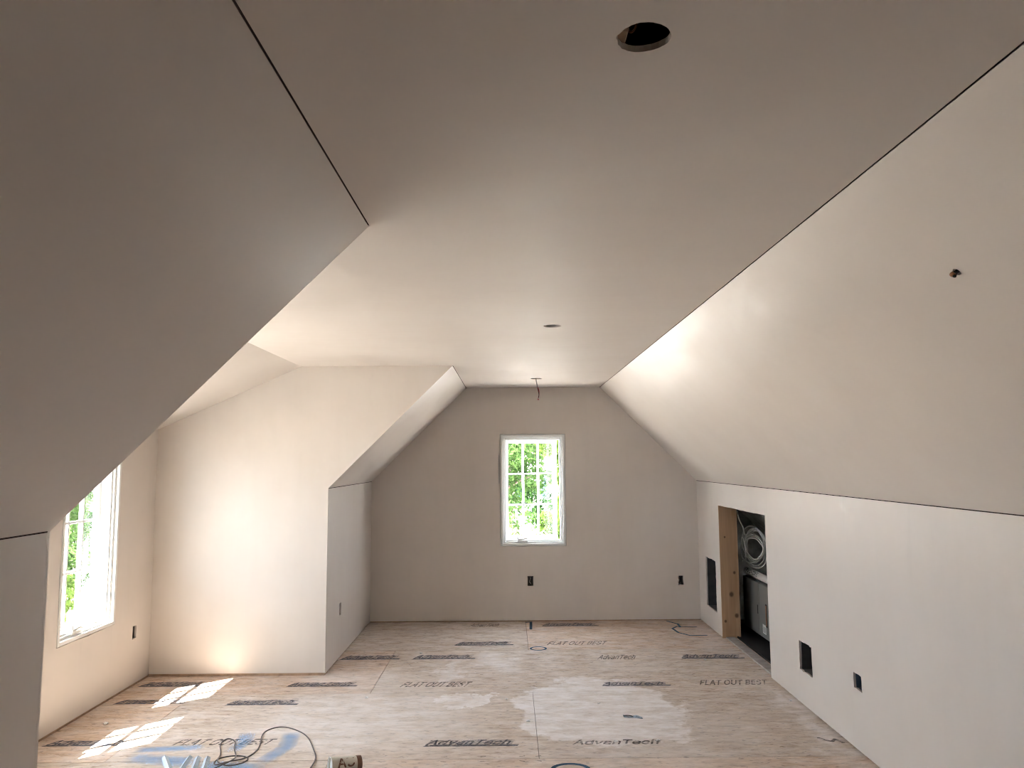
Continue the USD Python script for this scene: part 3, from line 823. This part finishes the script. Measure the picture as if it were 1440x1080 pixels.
obj('drain_pan', cat_(bx(2.115, 3.05, 5.55, 7.60, 0.002, 0.012), bx(2.115, 2.125, 5.55, 7.60, 0.012, 0.018), bx(3.04, 3.05, 5.55, 7.60, 0.012, 0.045), bx(2.115, 3.05, 7.59, 7.60, 0.012, 0.045), bx(2.115, 3.05, 5.55, 5.56, 0.012, 0.045),
                      bx(2.28, 2.9, 5.75, 5.80, 0.012, 0.0495), bx(2.28, 2.9, 7.35, 7.40, 0.012, 0.0495)), M_BLACK, None, label='black plastic drain pan under the grey air handler', cat='drain pan')

# pipe lying on the cabinet
PY0, PY1, PR = 5.7, 7.55, 0.034
t = thing('pipe', 'white plastic pipe with black lettering lying along the top of the grey cabinet', 'pipe', (AX + 0.045, 0, 0.53 + PR + 0.001))
outer = trimesh.creation.annulus(PR - 0.004, PR, PY1 - PY0, sections=28)
outer.apply_transform(trimesh.transformations.rotation_matrix(np.pi / 2, [1, 0, 0]))
outer.apply_translation([0, (PY0 + PY1) / 2, 0])
obj('tube', outer, M_PIPE, t, smooth=40)
tx = meshkit.text_mesh('PVC-IIVE', 0.036, 0.001, True)
v = np.array(tx.vertices)
v[:, 0] -= v[:, 0].min()
v[:, 0] *= 0.33 / v[:, 0].max()
v[:, 1] -= v[:, 1].mean()
th = v[:, 1] / PR + math.radians(150)          # wrapped round the side that faces the doorway
rr_ = PR + 0.0004 + 0.0006 * (v[:, 2] > 0.0005)
tv = np.stack([rr_ * np.cos(math.pi - (v[:, 1] / PR + math.radians(35))), 7.48 - v[:, 0], rr_ * np.sin(v[:, 1] / PR + math.radians(35))], 1)
tm = trimesh.Trimesh(tv, tx.faces, process=False)
obj('printed_lettering', tm, M_PRINT, t)

# hank of white cable hung on the stud
g = np.random.default_rng(21)
pts = [(2.165, 7.222, 1.20), (2.20, 7.25, 1.08), (2.25, 7.30, 0.985)]
cx, cy, cz = 2.352, 7.33, 0.818
ud, nd = np.array([0.82, -0.57, 0.0]), np.array([-0.57, -0.82, 0])
for k in range(8 * 14):
    a = 2.3 - 2 * np.pi * k / 14
    lap = k / 14
    wob = 0.012 * math.sin(1.7 * lap + 0.6 * math.sin(2.1 * a))
    rx, rz = 0.098 * (1 + 0.20 * math.sin(2.3 * lap)) + wob, 0.140 * (1 + 0.22 * math.sin(1.9 * lap + 1)) + wob
    c = np.array([cx, cy, cz]) + ud * (rx * math.cos(a) + 0.02 * math.sin(2.9 * lap)) + np.array([0, 0, rz * math.sin(a) - 0.035 * math.sin(1.3 * lap)]) + nd * (0.03 * math.sin(0.9 * lap + a * 0.5)) + g.normal(0, 0.003, 3)
    pts.append(tuple(c))
pts += [(2.26, 7.30, 0.72), (2.21, 7.24, 0.70)]
t = thing('cable_coil', 'tangled coil of white cable hanging inside the low doorway', 'cable')
obj('cable', sweep(pts, 0.0062, 6), M_COIL, t, smooth=60)
obj('hook', bx(2.151, 2.18, 7.215, 7.30, 1.165, 1.185), M_SHEET, t)

# ================================================================ THINGS ON THE FLOOR
RC = 0.0036
fl = lambda x, y, z=0.0: (x, y, RC + z + 0.0004)
cord = [fl(-1.098, 4.20), fl(-1.098, 4.284), fl(-1.103, 4.40), fl(-1.149, 4.538), fl(-1.256, 4.765), fl(-1.349, 4.864), fl(-1.47, 4.911), fl(-1.514, 4.868), fl(-1.519, 4.748),
        fl(-1.477, 4.545), fl(-1.485, 4.47), fl(-1.515, 4.41), fl(-1.56, 4.36, 0.008), fl(-1.60, 4.32, 0.01), fl(-1.635, 4.33), fl(-1.655, 4.40), fl(-1.60, 4.45), fl(-1.52, 4.445), fl(-1.485, 4.41),
        fl(-1.50, 4.35), fl(-1.57, 4.31, 0.004), fl(-1.63, 4.35, 0.008), fl(-1.66, 4.45), fl(-1.693, 4.55), fl(-1.728, 4.683), fl(-1.715, 4.72), fl(-1.675, 4.70), fl(-1.63, 4.60), fl(-1.575, 4.47), fl(-1.555, 4.40, 0.009), fl(-1.57, 4.33, 0.012), fl(-1.62, 4.27, 0.004), fl(-1.64, 4.20), fl(-1.60, 4.12)]
t = thing('cord', 'thin dark cord looped loosely on the floor in the foreground', 'cord')
obj('wire', sweep(cord, RC, 7), M_CORD, t, smooth=60)
cuff = trimesh.creation.cylinder(0.006, 0.05, sections=12)
cuff.apply_transform(trimesh.transformations.rotation_matrix(np.pi / 2, [0, 1, 0.3]))
cuff.apply_translation([-1.60, 4.12, 0.0065])
obj('connector', cuff, M_WIREBLACK, t, smooth=40)


def bead(label, x0, y0, x1, y1, w):
    """A length of L-shaped corner bead lying like a little tent, nose up, with a rounded nose."""
    d = np.array([x1 - x0, y1 - y0, 0])
    L = np.linalg.norm(d)
    d /= L
    nrm = np.array([-d[1], d[0], 0])
    k, hh = 0.0012, w * 0.55
    prof = Polygon([(-w, 0), (-w + k * 2, 0), (-0.002, hh - k), (0.002, hh - k), (w - k * 2, 0), (w, 0), (0.003, hh + k), (0, hh + 2 * k), (-0.003, hh + k)])
    m = trimesh.creation.extrude_polygon(prof, L)
    M = np.eye(4)
    M[:3, 0], M[:3, 1], M[:3, 2], M[:3, 3] = nrm, (0, 0, 1), d, (x0, y0, 0.0008)
    m.apply_transform(M)
    if np.linalg.det(M[:3, :3]) < 0:
        m.invert()
    o = thing('corner_bead', label, 'metal trim')
    obj('flange', m, M_BEAD, o)
    nose = sweep([np.array([x0, y0, hh + 0.002]), np.array([x0, y0, hh + 0.002]) + d * L], 0.0016, 8)
    obj('nose', nose, M_SHEET, o, smooth=50)
    return o


bead('leftmost blue-grey metal corner bead offcut at the bottom of the picture', -1.968, 4.445, -1.864, 4.27, 0.019)
bead('second blue-grey metal corner bead offcut from the left on the floor', -1.828, 4.448, -1.79, 4.20, 0.016)
bead('third blue-grey metal corner bead offcut from the left on the floor', -1.778, 4.44, -1.715, 4.20, 0.017)
bead('rightmost blue-grey metal corner bead offcut, beside the cord', -1.722, 4.435, -1.668, 4.24, 0.017)

# paper cup on its side
L, ra, rb = 0.165, 0.047, 0.038          # mouth (left) and foot (right) radius
prof_o = np.array([(ra, 0.0), (rb, L)])
wall = trimesh.creation.revolve(np.array([(ra - 0.0012, 0.002), (ra, 0.0), (ra - (ra - rb) * 0.84, L * 0.84), (ra - (ra - rb) * 0.84 - 0.0012, L * 0.84), (ra - 0.0012, 0.002)]), sections=36)
rim = trimesh.creation.torus(ra, 0.0028, 40, 10)
inner = trimesh.creation.cylinder(ra - 0.0015, 0.002, sections=36)
inner.apply_translation([0, 0, 0.012])
band = trimesh.creation.revolve(np.array([(0, L * 0.84), (ra - (ra - rb) * 0.84 + 0.0008, L * 0.84), (rb + 0.001, L), (rb - 0.003, L + 0.001), (rb - 0.004, L - 0.006), (0, L - 0.006)]), sections=36)
ang = math.radians(27)
ax = np.array([math.cos(ang), math.sin(ang), 0])
tilt = math.asin((ra - rb) / L)
M = np.eye(4)
zx = np.array([ax[0] * math.cos(tilt), ax[1] * math.cos(tilt), -math.sin(tilt)])
yy = np.array([-ax[1], ax[0], 0])
M[:3, 0], M[:3, 1], M[:3, 2] = np.cross(yy, zx), yy, zx
t = thing('paper_cup', 'beige paper cup with dark lettering and brown band lying on its side on the floor', 'cup', (-0.965, 4.165, ra + 0.0035))
for nm, me, mm in (('wall', wall, M_CUP), ('rim', rim, M_CUPRIM), ('lid', inner, M_CUPIN), ('band', band, M_CUPBAND)):
    me = me.copy()
    me.apply_transform(M)
    obj(nm, me, mm, t, smooth=40)
tx = meshkit.text_mesh('AU', 0.05, 0.001, True)
v = np.array(tx.vertices)
v[:, 0] += 0.028
v[:, 1] -= 0.02
rad = ra - (ra - rb) * v[:, 0] / L + 0.0003 + 0.0004 * (v[:, 2] > 0.0005)
phi = v[:, 1] / ra
# around the axis: phi = 0 is the side towards the room's near end, a little up
c0 = math.radians(32)
loc = np.stack([-rad * np.sin(phi + c0), -rad * np.cos(phi + c0), v[:, 0]], 1)
lm = trimesh.Trimesh(loc, tx.faces, process=False)
lm.apply_transform(M)
obj('printed_lettering', lm, M_CUPBAND, t)

# torn scrap
t = thing('plastic_scrap', 'small torn blue-grey scrap lying on the dusty floor patch', 'scrap', (0.79, 5.045, 0.001))
u = np.linspace(-0.06, 0.06, 13)
top = np.stack([u, 0.012 - 0.25 * u + 0.004 * np.sin(90 * u), 0.006 + 0.005 * np.sin(60 * u)], 1)
bot = np.stack([u, -0.012 - 0.25 * u + 0.005 * np.sin(70 * u + 1), 0.001 + 0 * u], 1)
vv = np.vstack([top, bot, top - [0, 0, 0.0008], bot - [0, 0, 0.0008]])
ff = []
for i in range(12):
    ff += [(i, 13 + i, 14 + i), (i, 14 + i, i + 1), (26 + i, 40 + i, 39 + i), (26 + i, 27 + i, 40 + i)]
obj('film', trimesh.Trimesh(vv, ff, process=False), M_SCRAP, t)
obj('curl', sweep([(-0.06, 0.02, 0.004), (-0.03, 0.016, 0.007), (0.0, 0.002, 0.006)], 0.003, 6), M_WIREBLACK, t, smooth=60)

# crumbs of dried plaster
g = np.random.default_rng(33)
CR_SPOTS = [(-0.03, 5.43, 'left of the big dust patch'), (0.60, 5.32, 'in the middle of the big dust patch'), (0.11, 4.98, 'by the short panel joint, nearer the camera'),
            (1.62, 6.42, 'in front of the low doorway'), (1.93, 5.35, 'at the foot of the right wall'), (-1.02, 5.48, 'below the end of the long slanting joint'),
            (-0.78, 6.7, 'in the far left bay of the floor'), (0.87, 4.62, 'at the near right edge of the dust patch'), (0.62, 4.62, 'at the near edge of the dust patch'),
            (-2.60, 5.0, 'between the two sun patches'), (-2.45, 5.45, 'inside the farther sun patch')]
for i, (x, y, where) in enumerate(CR_SPOTS):
    q = trimesh.creation.icosphere(1, 1.0)
    q.vertices *= g.uniform(0.6, 1.3, (len(q.vertices), 1))
    q.vertices *= g.uniform(0.006, 0.011) * np.array([1.5, 1.2, 0.7])
    q.vertices[:, 2] -= q.vertices[:, 2].min() - 0.0005
    q.apply_translation([x, y, 0])
    obj('plaster_crumb', q, M_CUPRIM, None, label='tiny plaster crumb on the subfloor ' + where, cat='crumb', group='plaster crumbs on the floor')

# ================================================================ OUTSIDE
GZ = -3.2
obj('lower_storey', bx(-3.1, 3.7, B - 0.1, D + 0.1, GZ, -0.32), M_EXT, None, label='grey siding of the storey below this attic room', cat='siding', kind=S)
obj('ground', bx(-70, 60, -20, 110, GZ - 0.4, GZ), M_LAWN, None, label='sandy bare ground far below the windows', cat='ground', kind=S)
obj('driveway', bx(-4, 9, 24, 42, GZ, GZ + 0.03), M_DRIVE, None, label='pale gravel driveway seen low through the far window', cat='driveway', kind=S)
obj('driveway', bx(-22, -6, 20, 31, GZ, GZ + 0.03), M_DRIVE, None, label='pale gravel yard seen low through the left window', cat='driveway', kind=S)


def tree(label, x, y, trunk_h, blobs, leaves, size, m, seed):
    """blobs: (dx, dy, z above ground, rx, ry, rz)."""
    g = np.random.default_rng(seed)
    t = thing('tree', label, 'tree', (x, y, GZ), group=None)
    tr = trimesh.creation.revolve(np.array([(0, 0), (0.20, 0), (0.15, 0.4), (0.11, trunk_h * 0.6), (0.06, trunk_h), (0, trunk_h)]), sections=12)
    obj('trunk', tr, M_BARK, t, smooth=40)
    vs, fs, nv = [], [], 0
    tot = sum(b[3] * b[4] * b[5] for b in blobs)
    for bi, (dx, dy, z, rx, ry, rz) in enumerate(blobs):
        st = np.array([0, 0, min(trunk_h * 0.75, max(0.4, z - rz * 0.4))])
        obj('branch', sweep([st, st * 0.5 + np.array([dx, dy, z]) * 0.5 + [0, 0, 0.1], np.array([dx, dy, z])], 0.035, 6), M_BARK, t, smooth=60)
        k = int(leaves * rx * ry * rz / tot)
        d = g.normal(size=(k, 3))
        d /= np.linalg.norm(d, axis=1, keepdims=True)
        rad = g.uniform(0.35, 1.0, (k, 1)) ** 0.6
        # twigs: leaves gather in tufts
        tuft = g.normal(size=(max(6, k // 14), 3))
        tuft /= np.linalg.norm(tuft, axis=1, keepdims=True)
        tr_ = tuft * (g.uniform(0.3, 1.05, (len(tuft), 1)) ** 0.6)
        c = tr_[g.integers(0, len(tuft), k)] + d * rad * 0.22
        c = c * [rx, ry, rz] + [dx, dy, z]
        a = g.normal(size=(k, 3)); a /= np.linalg.norm(a, axis=1, keepdims=True)
        b = np.cross(a, g.normal(size=(k, 3))); b /= np.linalg.norm(b, axis=1, keepdims=True)
        s = size * g.uniform(0.6, 1.3, (k, 1))
        q = np.stack([c - a * s, c + b * s * 0.42, c + a * s, c - b * s * 0.42], 1).reshape(-1, 3)
        i = np.arange(k)[:, None] * 4 + nv
        fs.append(np.vstack([i + [0, 1, 2], i + [0, 2, 3]]))
        vs.append(q)
        nv += 4 * k
    obj('foliage', trimesh.Trimesh(np.vstack(vs), np.vstack(fs), process=False), M_LEAF[m], t, kind='stuff')


tree('leafy mid-green tree filling the left panes of the far window', -0.6, 18.5, 5.0, [(0.4, 0, 5.1, 0.8, 0.8, 0.7), (0.1, 0.3, 4.0, 0.8, 0.8, 0.65), (1.2, 0.4, 5.9, 0.8, 0.8, 0.6), (1.2, 0.5, 4.5, 0.6, 0.6, 0.45)], 6500, 0.075, 0, 1)
tree('yellow-green young tree in the lower right panes of the far window', 0.92, 15.5, 3.3, [(0, 0, 3.5, 0.30, 0.30, 0.42), (0.08, 0.1, 3.05, 0.38, 0.36, 0.4)], 2600, 0.05, 1, 2)
tree('lime-green tree in the upper right panes of the far window', 2.1, 22.0, 5.0, [(-0.75, 0, 5.5, 0.6, 0.7, 0.7), (-0.5, 0.2, 4.5, 0.4, 0.6, 0.5), (-1.1, 0, 6.2, 0.8, 0.7, 0.5), (-0.45, 0, 3.4, 0.35, 0.5, 0.6)], 4200, 0.08, 1, 3)
tree('dark green tree standing behind the others beyond the far window', 0.0, 29.0, 6.0, [(0.3, 0, 5.6, 1.3, 1.2, 1.0), (1.7, 0, 6.1, 0.9, 1.2, 0.75), (0.2, 0, 3.7, 1.1, 1.0, 0.8), (1.5, 0, 2.9, 0.9, 1.0, 0.7)], 9000, 0.09, 2, 4)
tree('sparse twiggy tree in the lower left panes of the far window', 0.15, 16.5, 3.5, [(0.0, 0, 3.75, 0.5, 0.5, 0.35), (-0.2, 0, 3.2, 0.5, 0.5, 0.4), (0.45, 0.3, 3.3, 0.35, 0.4, 0.3)], 800, 0.05, 0, 5)
tree('mid-green tree outside the left window', -10.2, 17.4, 5.0, [(0, 0, 4.5, 0.7, 0.8, 0.7), (0.5, 0.2, 5.4, 0.8, 0.8, 0.7), (-0.05, 0, 3.5, 0.5, 0.6, 0.7), (0.1, 0, 2.6, 0.5, 0.6, 0.5)], 5600, 0.08, 0, 6)
tree('yellow-green bush outside the left window near its lower panes', -9.3, 15.8, 2.2, [(0, 0, 2.25, 0.30, 0.4, 0.35), (-0.2, 0.2, 1.9, 0.35, 0.4, 0.35)], 1700, 0.055, 1, 7)
tree('dark spreading tree far beyond the left window', -16.0, 27.0, 6.0, [(0, 0, 4.6, 1.0, 1.3, 1.2), (0.1, 0, 2.6, 1.0, 1.3, 1.1), (0.2, 0, 0.9, 0.9, 1.0, 0.7), (0.9, 0, 5.6, 1.0, 1.2, 0.8)], 9000, 0.10, 2, 8)

t = thing('house', 'pale neighbouring house with blue shutters beyond the far trees', 'house', (4.0, 44.0, GZ))
obj('wall', bx(-5.5, 6, 0, 8, 0, 5.0), M_HOUSE, t)
obj('roof', slab(Polygon([(-6, 4.9), (6.5, 4.9), (0.2, 8.6)]), (0, -0.3, 0), (1, 0, 0), (0, 0, 1), -8.6), M_SHINGLE, t)
for x in (-3.2, -0.6, 2.6):
    fr = obj('window_frame', ring(x, x + 1.0, 2.7, 4.1, 0.08, -0.06, 0.02), M_WHITE, t)
    obj('pane', bx(x + 0.08, x + 0.92, -0.02, -0.005, 2.78, 4.02), M_SHEET, fr)
    for s in (-0.42, 1.04):
        obj('shutter', rbx(x + s, x + s + 0.38, -0.05, -0.001, 2.65, 4.15, 0.01), M_SHUT, t)
t = thing('house', 'pale neighbouring house beyond the trees outside the left window', 'house', (-17.5, 31.5, GZ))
obj('wall', bx(-5, 5, 0, 7, 0, 4.4), M_HOUSE, t)
obj('roof', slab(Polygon([(-5.5, 4.3), (5.5, 4.3), (0, 7.4)]), (0, -0.3, 0), (1, 0, 0), (0, 0, 1), -7.6), M_SHINGLE, t)
for x in (-3.0, 1.8):
    fr = obj('window_frame', ring(x, x + 1.0, 2.3, 3.7, 0.08, -0.06, 0.02), M_WHITE, t)
    obj('pane', bx(x + 0.08, x + 0.92, -0.02, -0.005, 2.38, 3.62), M_SHEET, fr)
